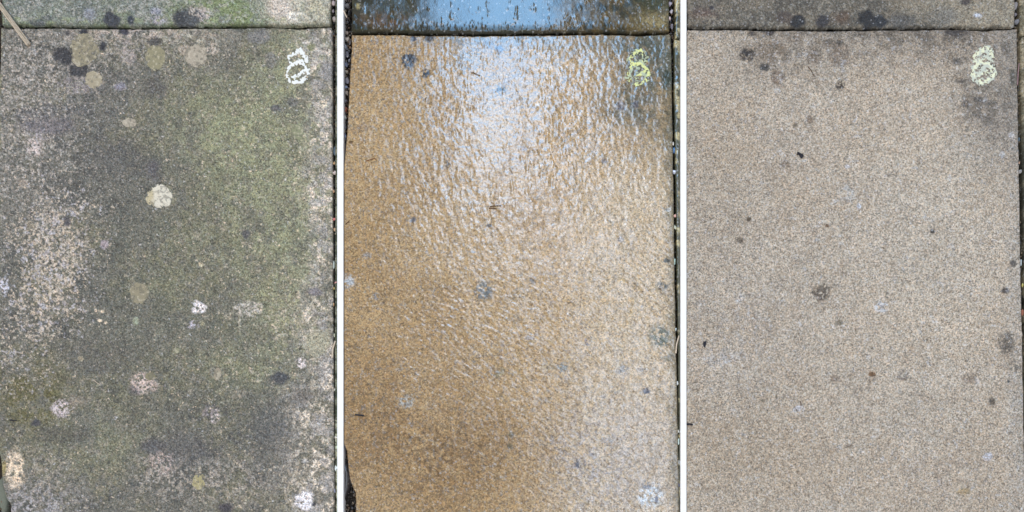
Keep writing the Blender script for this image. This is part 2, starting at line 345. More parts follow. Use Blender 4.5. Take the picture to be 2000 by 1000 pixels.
    c = spots(c, x, y, [
        (122, 108, 21, 18, D, .75, .25), (155, 137, 20, 13, D, .7, .35), (201, 90, 8, 12, D, .8, .3), (243, 62, 9, 7, (58, 60, 72), .85, .3), (163, 62, 9, 6, D, .8, .3), (132, 64, 7, 6, D, .6, .3),
        (303, 82, 13, 9, D, .6, .4), (302, 170, 22, 24, (80, 82, 86), .5, .6), (297, 332, 16, 20, (84, 84, 92), .6, .6), (480, 457, 8, 8, (78, 80, 86), .7, .3), (547, 738, 16, 11, (62, 68, 78), .7, .4),
        (440, 991, 15, 10, (66, 66, 74), .75, .3), (132, 432, 8, 9, (74, 74, 80), .7, .3), (70, 825, 9, 7, (60, 64, 78), .7, .4), (617, 570, 13, 8, (110, 108, 115), .7, .3), (300, 870, 22, 14, (76, 78, 84), .6, .5),
        (538, 212, 10, 6, (84, 86, 92), .7, .3), (572, 200, 9, 9, (96, 98, 96), .7, .3), (640, 140, 13, 22, (128, 130, 130), .7, .4), (590, 775, 20, 14, (98, 96, 92), .6, .4), (130, 850, 60, 20, (78, 80, 78), .5, .6),
        (225, 300, 60, 40, (84, 86, 86), .5, .7), (520, 830, 60, 60, (84, 88, 88), .5, .7), (345, 880, 60, 30, (84, 86, 88), .5, .7), (200, 700, 70, 30, (84, 86, 84), .4, .7), (612, 985, 5, 4, D, .8, .3),
        (530, 120, 14, 14, (112, 112, 112), .6, .4), (505, 70, 20, 14, (112, 114, 116), .6, .4), (415, 95, 13, 12, (165, 156, 142), .7, .3, .6), (358, 97, 10, 10, (152, 144, 128), .8, .25), (250, 100, 16, 24, (150, 142, 138), .6, .3, .55),
        (67, 287, 17, 15, (180, 170, 166), .9, .3, .55), (80, 262, 22, 12, (142, 140, 148), .6, .4, .5), (280, 750, 23, 20, (186, 170, 160), .9, .3, .62), (262, 762, 12, 10, (84, 82, 88), .5, .5), (120, 797, 19, 16, (176, 168, 170), .9, .3, .55), (147, 784, 14, 12, (126, 120, 108), .6, .4),
        (415, 812, 18, 17, (176, 168, 164), .9, .3, .5), (412, 800, 16, 14, (80, 82, 92), .5, .4, .5), (388, 600, 13, 12, (215, 212, 214), .95, .3, .75), (378, 632, 11, 9, (165, 165, 178), .8, .3, .5), (485, 604, 24, 16, (165, 162, 152), .8, .3, .45), (560, 625, 40, 40, (165, 158, 140), .6, .4, .3),
        (594, 978, 19, 18, (205, 206, 212), .95, .25, .75), (588, 708, 9, 9, (205, 198, 198), .9, .3, .6), (395, 632, 5, 5, (150, 150, 120), .6, .3), (265, 628, 6, 7, (134, 146, 122), .8, .3), (315, 905, 24, 22, (165, 152, 145), .8, .4, .4),
        (620, 672, 22, 26, (146, 146, 122), .75, .3), (45, 358, 8, 8, (140, 132, 118), .8, .3), (60, 440, 9, 7, (130, 126, 108), .8, .3), (204, 477, 8, 9, (150, 140, 148), .7, .3), (158, 700, 5, 5, (140, 134, 110), .8, .3), (562, 506, 10, 8, (142, 146, 118), .8, .3),
        (200, 608, 4, 3, (205, 190, 160), .9, .3), (195, 626, 4, 3, (205, 190, 160), .9, .3), (187, 606, 3, 3, (200, 185, 160), .9, .3), (206, 630, 3, 3, (205, 190, 160), .9, .3), (392, 517, 5, 4, (180, 172, 140), .8, .3), (630, 205, 9, 9, (190, 182, 160), .8, .3, .6), (8, 560, 10, 16, (178, 182, 195), .8, .3, .6),
        (465, 196, 6, 4, (150, 148, 128), .8, .3), (160, 165, 40, 16, (138, 132, 138), .5, .5, .5), (100, 245, 50, 14, (96, 94, 104), .5, .6), (235, 170, 12, 8, (130, 130, 146), .6, .3), (380, 740, 20, 8, (100, 100, 96), .4, .5), (260, 820, 20, 40, (92, 92, 82), .4, .6)], 3)
    c = mix(c, (120, 122, 80), ss(10 - d, 0, 10) * (x < 20) * ss(n2, .4, .6), 0.6)
    return grade(c, 1.30, .24) * np.array([1.07, 1.0, .98]), np.zeros_like(x)

def paint_moss_upper(x, y, d):
    n1 = fbm(x, y, 70, 11, 4); n2 = fbm(x, y, 20, 12, 4)
    c = np.zeros(x.shape + (3,)) + alb((124, 130, 118))
    c = mix(c, (104, 110, 104), ss(n2, 0.4, 0.65), 0.6)
    c = mix(c, (130, 140, 104), ss(n1, 0.4, 0.65), 0.6)
    c = mix(c, (128, 144, 84), np.clip(gauss(x, y, 440, 20, 90, 50) + 0.5 * gauss(x, y, 500, 45, 60, 16), 0, 1) * ss(n2, .25, .6), 0.7)
    c = mix(c, (176, 172, 166), spk(x, y, 5, 14, 0.36), 0.5)
    pale = ss(x + 60 * (n1 - .5), 490, 540)
    c = mix(c, (188, 180, 160), pale * (0.5 + 0.5 * spk(x, y, 8, 15, 0.6)), 0.9)
    c = mix(c, (206, 190, 176), blob(x, y, 548, 18, 26, 22, .4, 3, .4), .8)
    c = mix(c, (224, 218, 206), blob(x, y, 575, 32, 15, 9, .4, 4, .5) * spk(x, y, 7, 16, .8), .9)
    c = mix(c, (174, 166, 124), gauss(x, y, 615, 20, 25, 30) * spk(x, y, 10, 17, .6), .5)
    c = mix(c, (66, 74, 42), ss(9 + 5 * (n2 - .5) - d, 0, 9) * (y > 20) * (0.5 + n1 * 0.6), 0.85)
    c = mix(c, (150, 160, 104), ss(14 - np.abs(y - 40) * 1.6, 0, 12) * spk(x, y, 12, 18, .4) * (x < 560), 0.5)
    c = spots(c, x, y, [(218, 38, 16, 15, (66, 68, 76), .85, .3), (255, 40, 8, 9, (62, 68, 80), .8, .3), (370, 33, 30, 20, (84, 86, 90), .85, .3), (350, 36, 12, 14, (66, 68, 72), .7, .4), (384, 22, 15, 10, (170, 160, 148), .8, .3, .6), (400, 30, 12, 14, (190, 176, 168), .8, .4, .5),
                        (175, 28, 12, 12, (140, 142, 154), .6, .4), (75, 44, 16, 6, (84, 90, 100), .6, .4), (95, 36, 12, 6, (88, 94, 104), .5, .4), (312, 40, 14, 8, (170, 162, 170), .7, .3, .6), (305, 22, 10, 8, (150, 150, 168), .6, .4)], 5)
    return grade(c, 1.06, .22), np.zeros_like(x)

def paint_moss_side(x, y, d):
    n2 = fbm(x, y, 16, 22, 4)
    c = np.zeros(x.shape + (3,)) + alb((120, 122, 104)); c = mix(c, (52, 62, 46), ss(n2, .4, .6), .85)
    c = mix(c, (150, 144, 122), (y < 300) * spk(x, y, 9, 23, .4), .6); c = mix(c, (176, 176, 150), (y > 820) * spk(x, y, 12, 24, .5), .8)
    return c, np.zeros_like(x)

B0 = 683.0       # left end of the wet slab
def wetmask(x, y):
    # the water film breaks round the grains: squiggly runnels, weight shaped to set the glare, weaker at left
    wv = 10 * (fbm(x, y, 40, 175, 2) - .5)
    n = fbm((x + wv) * 1.0, y * 0.5, 6.5, 171, 3, .6)
    pool = gauss(x, y, 975, 200, 95, 150) + .25 * gauss(x, y, 1080, 120, 200, 60) + .35 * gauss(x, y, 1100, 500, 260, 400) + .3 * (fbm(x, y, 60, 172, 3) - .5)  # more film weight where the glare lies
    th = 0.54 - 0.26 * pool
    sheen_w = ss(x + .28 * (y - 400) + 90 * (fbm(x, y, 120, 176, 3) - .5), 700, 860) * (1 - .7 * gauss(x, y, 820, 920, 200, 140))  # reflection weakened at the left and lower left
    return (0.5 + .5 * ss(n, th - .06, th + .06)) * (.48 + .52 * sheen_w)
def paint_wet(x, y, d):
    n1 = fbm(x, y, 120, 61, 4); n2 = fbm(x, y, 20, 62, 4)
    c = np.zeros(x.shape + (3,)) + alb((176, 144, 98))
    c = mix(c, (158, 124, 76), ss(n1, 0.4, 0.62), 0.5)
    c = mix(c, (132, 98, 54), np.clip(0.9 * gauss(x, y, 860, 900, 190, 120) + .7 * gauss(x, y, 720, 800, 70, 90), 0, 1) * (0.3 + 0.7 * spk(x, y, 8, 63, .5)), .75)
    c = mix(c, (96, 72, 46), np.clip(gauss(x, y, 840, 880, 150, 100) + gauss(x, y, 1110, 880, 50, 60), 0, 1) * spk(x, y, 5, 64, .3), .7)
    c = mix(c, (196, 176, 148), ss(x + 90 * (n1 - .5) + 0.1 * (y - 500), 1050, 1230) * ss(y, 180, 420), .7)  # right side paler: sky haze put into the colour, next line too
    c = mix(c, (172, 158, 148), gauss(x, y, 1240, 900, 120, 130) * (0.4 + .6 * spk(x, y, 7, 65, .5)), .75)
    c = mix(c, (140, 140, 156), gauss(x, y, 1160, 900, 90, 130) * spk(x, y, 6, 66, .35), .55)
    c = mix(c, (190, 150, 76), gauss(x, y, 1200, 580, 90, 160) * spk(x, y, 7, 67, .3), .45)
    c = mix(c, (198, 158, 98), gauss(x, y, 1120, 220, 90, 140) * ss(n2, .4, .6), .6)
    # dirty upper right corner
    k = np.clip(1.1 * gauss(x, y, 1275, 120, 75, 70) + .7 * gauss(x, y, 1230, 215, 60, 40) + .4 * gauss(x, y, 1180, 90, 120, 22) + .35 * gauss(x, y, 1290, 260, 40, 60), 0, 1)
    c = mix(c, (80, 82, 68), k * (.62 + .55 * spk(x, y, 14, 68, .6)), .85)
    c = mix(c, (70, 78, 70), k * spk(x, y, 7, 69, .35), .6)
    c = mix(c, (84, 92, 90), gauss(x, y, 1000, 74, 330, 16) * (.3 + .7 * spk(x, y, 9, 70, .45)) * ss(x, 760, 900), .7)
    c = mix(c, (70, 50, 30), ss(3 - d, 0, 3), .35)
    c = mix(c, (70, 72, 48), (x > 1240) * ss(26 - d + 30 * (n2 - .5), 0, 26), .6)
    K = (34, 42, 56); G = (112, 120, 116)
    c = spots(c, x, y, [(798, 119, 15, 15, K, .9, .35, .7), (833, 143, 9, 9, K, .9, .35, .7), (808, 76, 7, 6, (60, 66, 84), .8, .4), (840, 74, 9, 7, K, .75, .4), (875, 322, 7, 9, (70, 66, 60), .8, .4, .6), (978, 176, 9, 9, (70, 74, 76), .85, .35, .65),
        (975, 95, 8, 7, (92, 108, 136), .8, .4), (912, 116, 28, 20, (128, 130, 128), .6, .5, .5), (955, 88, 10, 8, (96, 100, 110), .6, .4), (808, 430, 6, 6, (70, 72, 84), .8, .4), (1040, 548, 5, 5, (84, 76, 68), .8, .4), (945, 568, 18, 17, (98, 108, 116), .85, .4, .6), (1016, 571, 18, 17, (150, 140, 124), .3, .4, .5),
        (1290, 655, 20, 19, (96, 106, 96), .85, .35, .7), (1262, 764, 7, 6, (84, 92, 112), .85, .3), (1293, 560, 12, 8, (76, 86, 90), .8, .4, .7), (1302, 509, 6, 5, (76, 86, 90), .8, .4), (1098, 718, 9, 11, (124, 130, 132), .8, .35, .6), (1218, 722, 12, 10, (134, 132, 132), .8, .35, .55), (1250, 722, 8, 4, (150, 150, 158), .5, .4),
        (1270, 970, 22, 20, (196, 206, 220), .85, .4, .6), (1264, 948, 12, 8, (90, 104, 130), .6, .4, .6), (1282, 975, 4, 8, (50, 60, 90), .8, .3), (1132, 905, 11, 12, (84, 88, 104), .8, .4, .5), (998, 848, 6, 6, (96, 86, 62), .8, .4), (996, 872, 5, 5, (96, 86, 62), .8, .4), (793, 787, 15, 12, (166, 166, 166), .7, .4, .5),
        (1302, 155, 10, 18, (44, 60, 48), .85, .35), (1290, 103, 10, 12, (84, 92, 90), .7, .4, .7), (1212, 208, 10, 10, (92, 84, 96), .7, .4, .7), (1242, 204, 7, 7, (70, 72, 92), .7, .4, .7), (975, 728, 14, 9, (120, 112, 84), .7, .4, .6), (955, 441, 5, 4, (56, 46, 36), .8, .3), (1180, 315, 6, 5, (90, 84, 90), .7, .4), (1211, 468, 6, 6, (138, 136, 142), .7, .4),
        (735, 578, 8, 7, (110, 120, 136), .6, .4, .6), (680, 550, 12, 14, (180, 188, 200), .7, .4, .6), (714, 500, 10, 6, (150, 152, 160), .6, .4, .6), (1148, 665, 6, 9, (100, 100, 124), .7, .4, .5), (985, 674, 8, 5, (120, 120, 128), .6, .4, .6), (1035, 660, 8, 4, (140, 138, 146), .6, .4), (1305, 410, 5, 4, (180, 190, 200), .6, .4),
        (1022, 290, 5, 4, (120, 84, 46), .6, .4), (709, 250, 14, 8, (150, 124, 96), .5, .4), (685, 278, 4, 3, (92, 66, 30), .8, .4), (1070, 715, 12, 8, (150, 140, 116), .4, .4), (1305, 700, 10, 9, (96, 100, 92), .6, .4, .6), (1235, 310, 8, 8, (140, 140, 138), .5, .4)], 7)
    c = mix(c, (112, 82, 48), spk(x, y, 6, 166, .12), .4)
    c = mix(c, (150, 148, 148), spk(x, y, 7, 167, .06), .5)
    c = mix(c, (206, 200, 188), ss(fbm(x, y, 4.4, 53, 2), 0.82, 0.87) * 0.55)
    c = mix(c, (84, 80, 88), ss(fbm(x, y, 4.8, 54, 2), 0.81, 0.86) * 0.6)
    c = mix(c, (120, 118, 120), spk(x, y, 5, 168, .10), .5); c = mix(c, (90, 70, 48), spk(x, y, 5, 169, .12) * ss(y, 250, 600), .5)
    return grade(c, 1.02, .16) * np.array([.985, 1, .97]), wetmask(x, y)
def relief_wet(x, y):
    wv = 14 * (fbm(x, y, 60, 75, 2) - .5)
    up = fbm((x + wv) * 1.0, y * 0.55, 6.5, 72, 2, .5) - .5                      # runnels down the slab
    r = math.radians(32); xr_ = x * math.cos(r) + y * math.sin(r); yr_ = -x * math.sin(r) + y * math.cos(r)
    lo = fbm(xr_ * 0.5, yr_ + wv, 5.0, 73, 2, .5) - .5                          # small waves lower down
    k = ss(y + 0.15 * (x - 900), 430, 640)
    amp = 0.62 + 0.6 * np.clip(gauss(x, y, 850, 230, 60, 160) + .9 * gauss(x, y, 1090, 220, 70, 170) + .95 * gauss(x, y, 1030, 690, 190, 170) + .5 * gauss(x, y, 900, 430, 150, 70), 0, 1) - .25 * gauss(x, y, 975, 200, 60, 140)
    return (up * (1 - k) + lo * k) * 1.05 * amp + 0.28 * (fbm(x, y, 3.6, 74, 2) - .5)
def paint_wet_upper(x, y, d):
    n1 = fbm(x, y, 60, 81, 4); n2 = fbm(x, y, 16, 82, 4)
    c = np.zeros(x.shape + (3,)) + alb((50, 50, 30))
    c = mix(c, (34, 36, 24), ss(n1, .4, .6), .8)
    c = mix(c, (96, 68, 38), gauss(x, y, 760, 40, 60, 16) * ss(n2, .35, .6), .8)
    c = mix(c, (92, 76, 40), ss(x + 80 * (n1 - .5), 1020, 1100) * ss(n2, .3, .55), .75)
    c = mix(c, (52, 60, 42), gauss(x, y, 1280, 5, 40, 24), .9)
    c = mix(c, (150, 138, 100), gauss(x, y, 1285, 42, 45, 16) * (.5 + .5 * spk(x, y, 8, 83, .5)), .85)
    c = mix(c, (168, 156, 110), blob(x, y, 699, 13, 4, 6, .4, 2, .4), .7)
    c = mix(c, (30, 30, 22), ss(6 - d, 0, 6) * (y > 30), .7)
    c = mix(c, (150, 150, 140), ss(fbm(x, y, 4, 55, 2), 0.80, 0.86) * .6)
    mid = np.clip(ss(x + 60 * (n2 - .5), 780, 860) * ss(x + 60 * (n2 - .5), 1180, 1060), 0, 1)
    a = np.clip(0.35 + .95 * ss(y, 60, 40), 0, 1) * (.35 + .65 * np.maximum(mid, spk(x, y * .6, 12, 88, .3)))  # coat weight shaped: blue reflection kept to the middle, duller sides
    return c, a
def relief_wet_upper(x, y):
    k = ss(y, 36, 52)                                                            # pooled water above, grains breaking through at the edge
    pool = fbm(x, y * .6, 18, 84, 2, .5) - .5
    hol = np.maximum(fbm(x, y * .5, 9, 85, 3, .55) - .64, 0) * 5
    edgep = ss(np.abs(x - 960), 60, 190)
    return pool * 0.25 * (0.2 + 1.6 * edgep) + hol * (.35 + .65 * edgep) + (k * .7 + 0.12 * edgep) * 1.0 * (fbm(x, y * .7, 4.5, 86, 2) - .5)
def paint_wet_side(x, y, d):
    n2 = fbm(x, y, 14, 92, 4)
    c = np.zeros(x.shape + (3,)) + alb((170, 160, 122)); c = mix(c, (34, 44, 26), ss(n2 + 0.15 * ss(y, 150, 420), .42, .6), .9)
    c = mix(c, (30, 40, 22), ss(5.5 - (x - 1316), 0, 4) * ss(y, 90, 250), .85)
    return c, np.full_like(x, 1.0)

C0 = 1340.0
def paint_dry(x, y, d):
    n1 = fbm(x, y, 130, 101, 4); n2 = fbm(x, y, 20, 102, 4)
    c = np.zeros(x.shape + (3,)) + alb((186, 172, 152))
    c = mix(c, (168, 150, 126), ss(n1, 0.42, 0.62), 0.45)
    c = mix(c, (164, 144, 116), np.clip(.9 * gauss(x, y, 1430, 880, 150, 110) + .5 * gauss(x, y, 1400, 300, 60, 180), 0, 1) * (0.5 + .5 * spk(x, y, 8, 103, .5)), .7)
    c = mix(c, (160, 154, 148), gauss(x, y, 1440, 640, 110, 120) * spk(x, y, 9, 104, .45), .5)
    c = mix(c, (200, 188, 168), gauss(x, y, 1820, 480, 160, 260), .45)
    c = mix(c, (150, 140, 130), gauss(x, y, 1820, 930, 90, 60) * spk(x, y, 8, 105, .5), .5)
    c = mix(c, (150, 148, 144), ss(x + 20 * (n2 - .5), 1950, 1990), .35)
    k = np.clip(1.0 * gauss(x, y, 1925, 190, 55, 75) + .7 * gauss(x, y, 1895, 90, 100, 40) + .6 * gauss(x, y, 1760, 72, 120, 20) + .45 * gauss(x, y, 1500, 100, 70, 45) + .5 * gauss(x, y, 1950, 260, 40, 50) + .55 * gauss(x, y, 1640, 100, 170, 36), 0, 1)
    c = mix(c, (102, 96, 88), k * (.5 + .5 * spk(x, y, 13, 106, .55)), .92)
    c = mix(c, (100, 98, 96), gauss(x, y, 1925, 215, 50, 50) * spk(x, y, 10, 107, .4), .5)
    K = (56, 56, 60); G = (118, 106, 92)
    c = spots(c, x, y, [(1459, 107, 15, 13, K, .92, .35, .8), (1493, 131, 9, 9, (76, 76, 76), .85, .3), (1470, 66, 7, 5, (84, 80, 78), .8, .4), (1503, 63, 10, 6, (76, 72, 78), .8, .35), (1510, 100, 30, 24, (132, 116, 98), .65, .5, .7), (1520, 152, 14, 14, (118, 98, 84), .65, .5, .7), (1588, 110, 14, 15, (118, 104, 90), .7, .4, .7),
        (1640, 106, 18, 22, (124, 108, 94), .6, .5, .7), (1622, 85, 14, 8, (112, 102, 92), .6, .4), (1642, 166, 9, 8, (76, 68, 62), .85, .35, .7), (1642, 84, 6, 5, (90, 86, 80), .7, .4), (1534, 320, 10, 10, (104, 88, 76), .75, .4, .7), (1581, 233, 8, 8, (134, 116, 98), .7, .4), (1553, 244, 5, 5, (106, 96, 82), .8, .4), (1605, 571, 18, 18, (104, 94, 84), .8, .35, .7),
        (1968, 670, 15, 20, (108, 102, 94), .8, .4, .75), (1964, 568, 8, 6, (84, 80, 80), .8, .35), (1937, 785, 7, 7, (80, 76, 72), .85, .35), (1893, 740, 15, 11, (134, 118, 102), .65, .45, .7), (1764, 733, 10, 11, (132, 122, 112), .8, .35, .6), (1764, 733, 4, 5, (180, 168, 150), .7, .4), (1631, 740, 9, 8, (134, 118, 102), .7, .4), (1978, 515, 7, 6, (98, 96, 94), .8, .4),
        (1982, 715, 12, 14, (112, 106, 98), .7, .4, .6), (1820, 452, 5, 4, (96, 84, 74), .8, .4), (1965, 95, 10, 11, (98, 92, 82), .75, .4), (1980, 153, 11, 15, (66, 68, 62), .85, .35), (1868, 62, 30, 9, (76, 74, 76), .85, .4), (1885, 202, 7, 7, (90, 86, 86), .7, .4), (1913, 195, 10, 7, (98, 94, 92), .6, .4), (1876, 158, 12, 5, (106, 100, 94), .7, .4), (1868, 120, 7, 6, (96, 92, 88), .7, .4),
        (1658, 871, 8, 5, (128, 112, 96), .7, .4), (1445, 470, 8, 7, (118, 106, 92), .7, .4), (1463, 428, 5, 4, (92, 80, 66), .8, .4), (1616, 441, 4, 4, (112, 84, 60), .8, .4), (1655, 380, 18, 18, (180, 182, 182), .6, .45, .6), (1720, 598, 13, 12, (190, 194, 202), .75, .4, .6), (1435, 802, 12, 10, (184, 182, 182), .6, .45, .5), (1929, 892, 9, 8, (184, 186, 200), .8, .4, .6),
        (1655, 325, 5, 3, (190, 190, 198), .8, .4), (1678, 402, 4, 5, (190, 196, 208), .8, .4), (1975, 265, 6, 6, (196, 198, 206), .8, .4), (1958, 302, 5, 7, (190, 190, 196), .8, .4), (1822, 452, 4, 4, (80, 76, 72), .8, .4), (1703, 731, 6, 5, (134, 98, 62), .8, .4), (1640, 630, 8, 5, (80, 74, 54), .5, .4), (1970, 745, 3, 3, (70, 76, 84), .9, .3), (1410, 700, 40, 14, (170, 172, 178), .4, .5, .5),
        (1550, 75, 14, 8, (120, 108, 96), .6, .4, .7), (1545, 300, 60, 40, (168, 156, 140), .3, .6), (1560, 800, 10, 8, (190, 192, 202), .7, .4, .6), (1900, 300, 50, 40, (168, 160, 146), .4, .6), (1880, 960, 14, 6, (160, 136, 76), .5, .4)], 11)
    c = mix(c, (208, 206, 208), ss(fbm(x, y, 4.6, 56, 2), 0.82, 0.87) * 0.6)
    c = mix(c, (110, 98, 84), ss(fbm(x, y, 4.2, 57, 2), 0.76, 0.84) * 0.6)
    c = mix(c, (110, 96, 78), ss(2.5 - d, 0, 2.5), .4)
    mm = .84 + .30 * n1 + .16 * (fbm(x, y, 30, 108, 3) - .5)[...] + .12 * (fbm(x, y, 9, 109, 2) - .5)
    c = mix(c, (190, 194, 202), spk(x, y, 7, 160, .07), .5)
    c = mix(c, (150, 130, 104), spk(x, y, 8, 161, .22), .35)
    c = mix(c, (92, 84, 74), spk(x, y, 4, 162, .06), .5)
    st = gauss(x, y, 1660, 58, 340, 13) * (.4 + .9 * fbm(x, y, 30, 110, 3))
    c = mix(c, (92, 86, 80), np.clip(st, 0, 1) * (.4 + .6 * spk(x, y, 10, 177, .5)), .9)
    c = mix(c, (132, 126, 118), ss(x + 60 * (n1 - .5), 1900, 1985) * ss(430 - y, 0, 200), .5)
    return grade(c, 1.0, .27) * mm[..., None] * np.array([1.0, .995, .995]), np.zeros_like(x)
def paint_dry_upper(x, y, d):
    n1 = fbm(x, y, 70, 111, 4); n2 = fbm(x, y, 20, 112, 4)
    c = np.zeros(x.shape + (3,)) + alb((106, 102, 94)); c = mix(c, (88, 86, 82), ss(n2, .4, .65), .6)
    c = mix(c, (134, 124, 108), ss(n1, .45, .65), .35)
    c = mix(c, (154, 146, 130), ss(x + 120 * (n1 - .5), 1730, 1880) * (.5 + .5 * spk(x, y, 9, 113, .6)), .85)
    c = mix(c, (96, 76, 72), gauss(x, y, 1375, 28, 26, 12), .7); c = mix(c, (148, 140, 124), gauss(x, y, 1390, 42, 50, 10) * spk(x, y, 6, 114, .5), .6)
    c = mix(c, (52, 50, 44), ss(6 + 6 * (n2 - .5) - d, 0, 6) * (y > 25), .7)
    c = mix(c, (164, 160, 150), spk(x, y, 5, 115, .3), .35)
    K = (52, 54, 58)
    c = spots(c, x, y, [(1558, 43, 15, 13, K, .85, .3), (1606, 42, 15, 11, (66, 66, 70), .8, .35), (1695, 37, 18, 17, K, .85, .3), (1722, 43, 16, 12, (56, 60, 66), .85, .3), (1645, 36, 18, 14, (96, 80, 70), .6, .5), (1885, 4, 10, 7, (84, 80, 80), .8, .35), (1530, 35, 16, 12, (82, 74, 72), .6, .4),
                        (1908, 31, 8, 4, (188, 192, 202), .8, .4), (1760, 40, 25, 14, (90, 92, 94), .5, .5), (1390, 16, 4, 4, (60, 60, 70), .7, .4), (1845, 30, 25, 20, (112, 114, 114), .5, .5)], 13)
    return c, np.zeros_like(x)
def paint_dry_side(x, y, d):
    n2 = fbm(x, y, 18, 122, 4)
    c = np.zeros(x.shape + (3,)) + alb((150, 142, 122)); c = mix(c, (88, 84, 68), ss(n2, .4, .62), .7)
    c = mix(c, (34, 40, 38), ss(y, 170, 330) * ss(14 + 10 * (n2 - .5) - (x - 1994), 0, 8), .85)
    return c, np.zeros_like(x)

f0 = lambda v: (lambda t: np.asarray(t, float) * 0 + v)
# lower slabs
mossy = slab('flagstone', edge([(40, 1), (120, 0.5), (180, -4), (860, -6), (900, 1), (940, 4), (958, 7), (972, 11), (982, 18), (990, 20), (1100, 22)], 41, .6),
    edge([(40, 648.5), (300, 649), (520, 650), (720, 651), (1000, 653)], 42, .7), joint_lower(0), f0(1040), paint_moss, M_moss, seed=1,
    label='dirty lower slab in the left panel, dark with green algae and round lichens', group='paving slabs of the patio')
wetslab = slab('flagstone', edge([(60, 686), (90, 687), (150, 683), (200, 681), (260, 678), (300, 674), (330, 671.4), (868, 671.4), (880, 677), (915, 680), (935, 683), (950, 688), (962, 694), (975, 694.5), (1100, 693)], 41, .3),
    edge([(60, 1310), (110, 1312), (300, 1315), (520, 1318), (720, 1322), (900, 1326), (1000, 1327)], 43, .7), joint_lower(663, 13), f0(1040), paint_wet, M_wet, relief=relief_wet, seed=2, rough=0.3,
    label='wet golden tan lower slab in the middle panel, glinting with water', group='paving slabs of the patio')
dry = slab('flagstone', edge([(40, 1342), (120, 1341), (300, 1340.6), (1100, 1340.6)], 41, .2),
    edge([(40, 1987), (150, 1988), (300, 1991), (500, 1994), (720, 1999), (1000, 2003)], 44, .7), joint_lower(1338, 3.5), f0(1040), paint_dry, M_dry, seed=3,
    label='clean dry beige lower slab in the right panel, free of moss', group='paving slabs of the patio')
# upper slabs
slab('flagstone', edge([(-400, 2), (60, 2)], 45, .6), edge([(-400, 645), (60, 646.5)], 46, .7), f0(-60), joint_upper(0), paint_moss_upper, M_moss, seed=4, rad=5, top=1.0,
    label='greenish grey upper slab in the left panel, above the mossy joint', group='paving slabs of the patio')
slab('flagstone', edge([(-400, 686), (40, 687), (60, 685)], 47, .6), edge([(-400, 1304), (60, 1308)], 48, .7), f0(-60), joint_upper(663, 13), paint_wet_upper, M_wet, relief=relief_wet_upper, seed=5, rough=0.08, rad=4.5, top=1.0,
    label='upper slab in the middle panel under a pool of water mirroring blue sky', group='paving slabs of the patio')
slab('flagstone', edge([(-400, 1342), (60, 1342)], 49, .4), edge([(-400, 1981), (60, 1983.5)], 50, .7), f0(-60), joint_upper(1338, 3.5), paint_dry_upper, M_dry, seed=6, rad=5, top=1.0,
    label='dark grey upper slab in the right panel with black lichen spots', group='paving slabs of the patio')
# neighbours across the long joints
G2 = 'neighbouring slabs across the long joints'
slab('flagstone', edge([(-400, 655), (1100, 656)], 51, .6), f0(658.6), f0(-60), f0(64), paint_moss_side, M_moss, seed=7, step=.8, rad=1.5, top=0, corner=1, group=G2,
    label='thin pale slab edge right of the left panel\'s joint, at the top')
slab('flagstone', edge([(60, 655), (400, 654.5), (700, 653.5), (1100, 656)], 52, .7), f0(658.6), f0(67), f0(1040), paint_moss_side, M_moss, seed=8, step=.8, rad=1.5, top=-1, corner=1, group=G2,
    label='long thin mossy slab edge right of the left panel\'s joint')
slab('flagstone', edge([(-400, 1317.5), (60, 1319)], 53, .6), f0(1328.6), f0(-60), f0(74), paint_wet_side, M_wet, seed=9, step=.8, rad=3, top=0, corner=2, group=G2,
    label='narrow pale wet slab beside the middle panel\'s joint, at the top')
slab('flagstone', edge([(70, 1317), (200, 1317), (420, 1321), (700, 1325), (1100, 1327.8)], 54, .4), f0(1328.6), f0(76), f0(1040), paint_wet_side, M_wet, relief=lambda x, y: 1.6 * (fbm(x, y, 6, 93, 2) - .5), seed=10, step=.8, rad=2, top=-1, corner=2, group=G2,
    label='long narrow slab edge with wet dark moss beside the middle panel\'s joint')
slab('flagstone', edge([(-400, 1993), (60, 1994)], 55, .6), f0(2060), f0(-60), f0(67), paint_dry_side, M_dry, seed=11, rad=4, top=-1, group=G2,
    label='slab cut off by the top right corner of the photo')
slab('flagstone', edge([(60, 1995.5), (200, 1997), (500, 2002), (1100, 2008)], 56, .6), f0(2060), f0(70), f0(1040), paint_dry_side, M_dry, seed=12, rad=4, top=-1, group=G2,
    label='neighbouring slab at the right edge, below the short cross joint')

# ------------------------------------------------------------------ white dividing strips standing in the ground between the panels
def bevel_box(name, x0, x1, y0, y1, z0, z1, b, mat, label, cat, group=None):
    import bmesh
    bm = bmesh.new(); bmesh.ops.create_cube(bm, size=1)
    for v in bm.verts: v.co = ((v.co.x) * (x1 - x0), (v.co.y) * (y1 - y0), (v.co.z + .5) * (z1 - z0))
    bmesh.ops.bevel(bm, geom=bm.edges[:], offset=b, segments=2, profile=.5, affect='EDGES')
    me = bpy.data.meshes.new(name); bm.to_mesh(me); bm.free(); me.materials.append(mat)
    o = bpy.data.objects.new(name, me); COL.objects.link(o); o.location = ((x0 + x1) / 2, (y0 + y1) / 2, z0)
    return tag(o, label, cat, group)
M_white, nt, p = base_mat('white_strip'); p.inputs['Base Color'].default_value = (.9, .9, .9, 1); p.inputs['Roughness'].default_value = .6; p.inputs['Specular IOR Level'].default_value = .2
bevel_box('divider_strip', PX(659), PX(671), -.56, .56, -.05, .0018, .0004, M_white, 'white strip between the mossy slab and the wet slab', 'divider strip', 'white dividing strips')
bevel_box('divider_strip', PX(1329), PX(1340.4), -.56, .56, -.05, .0018, .0004, M_white, 'white strip between the wet slab and the dry clean slab', 'divider strip', 'white dividing strips')

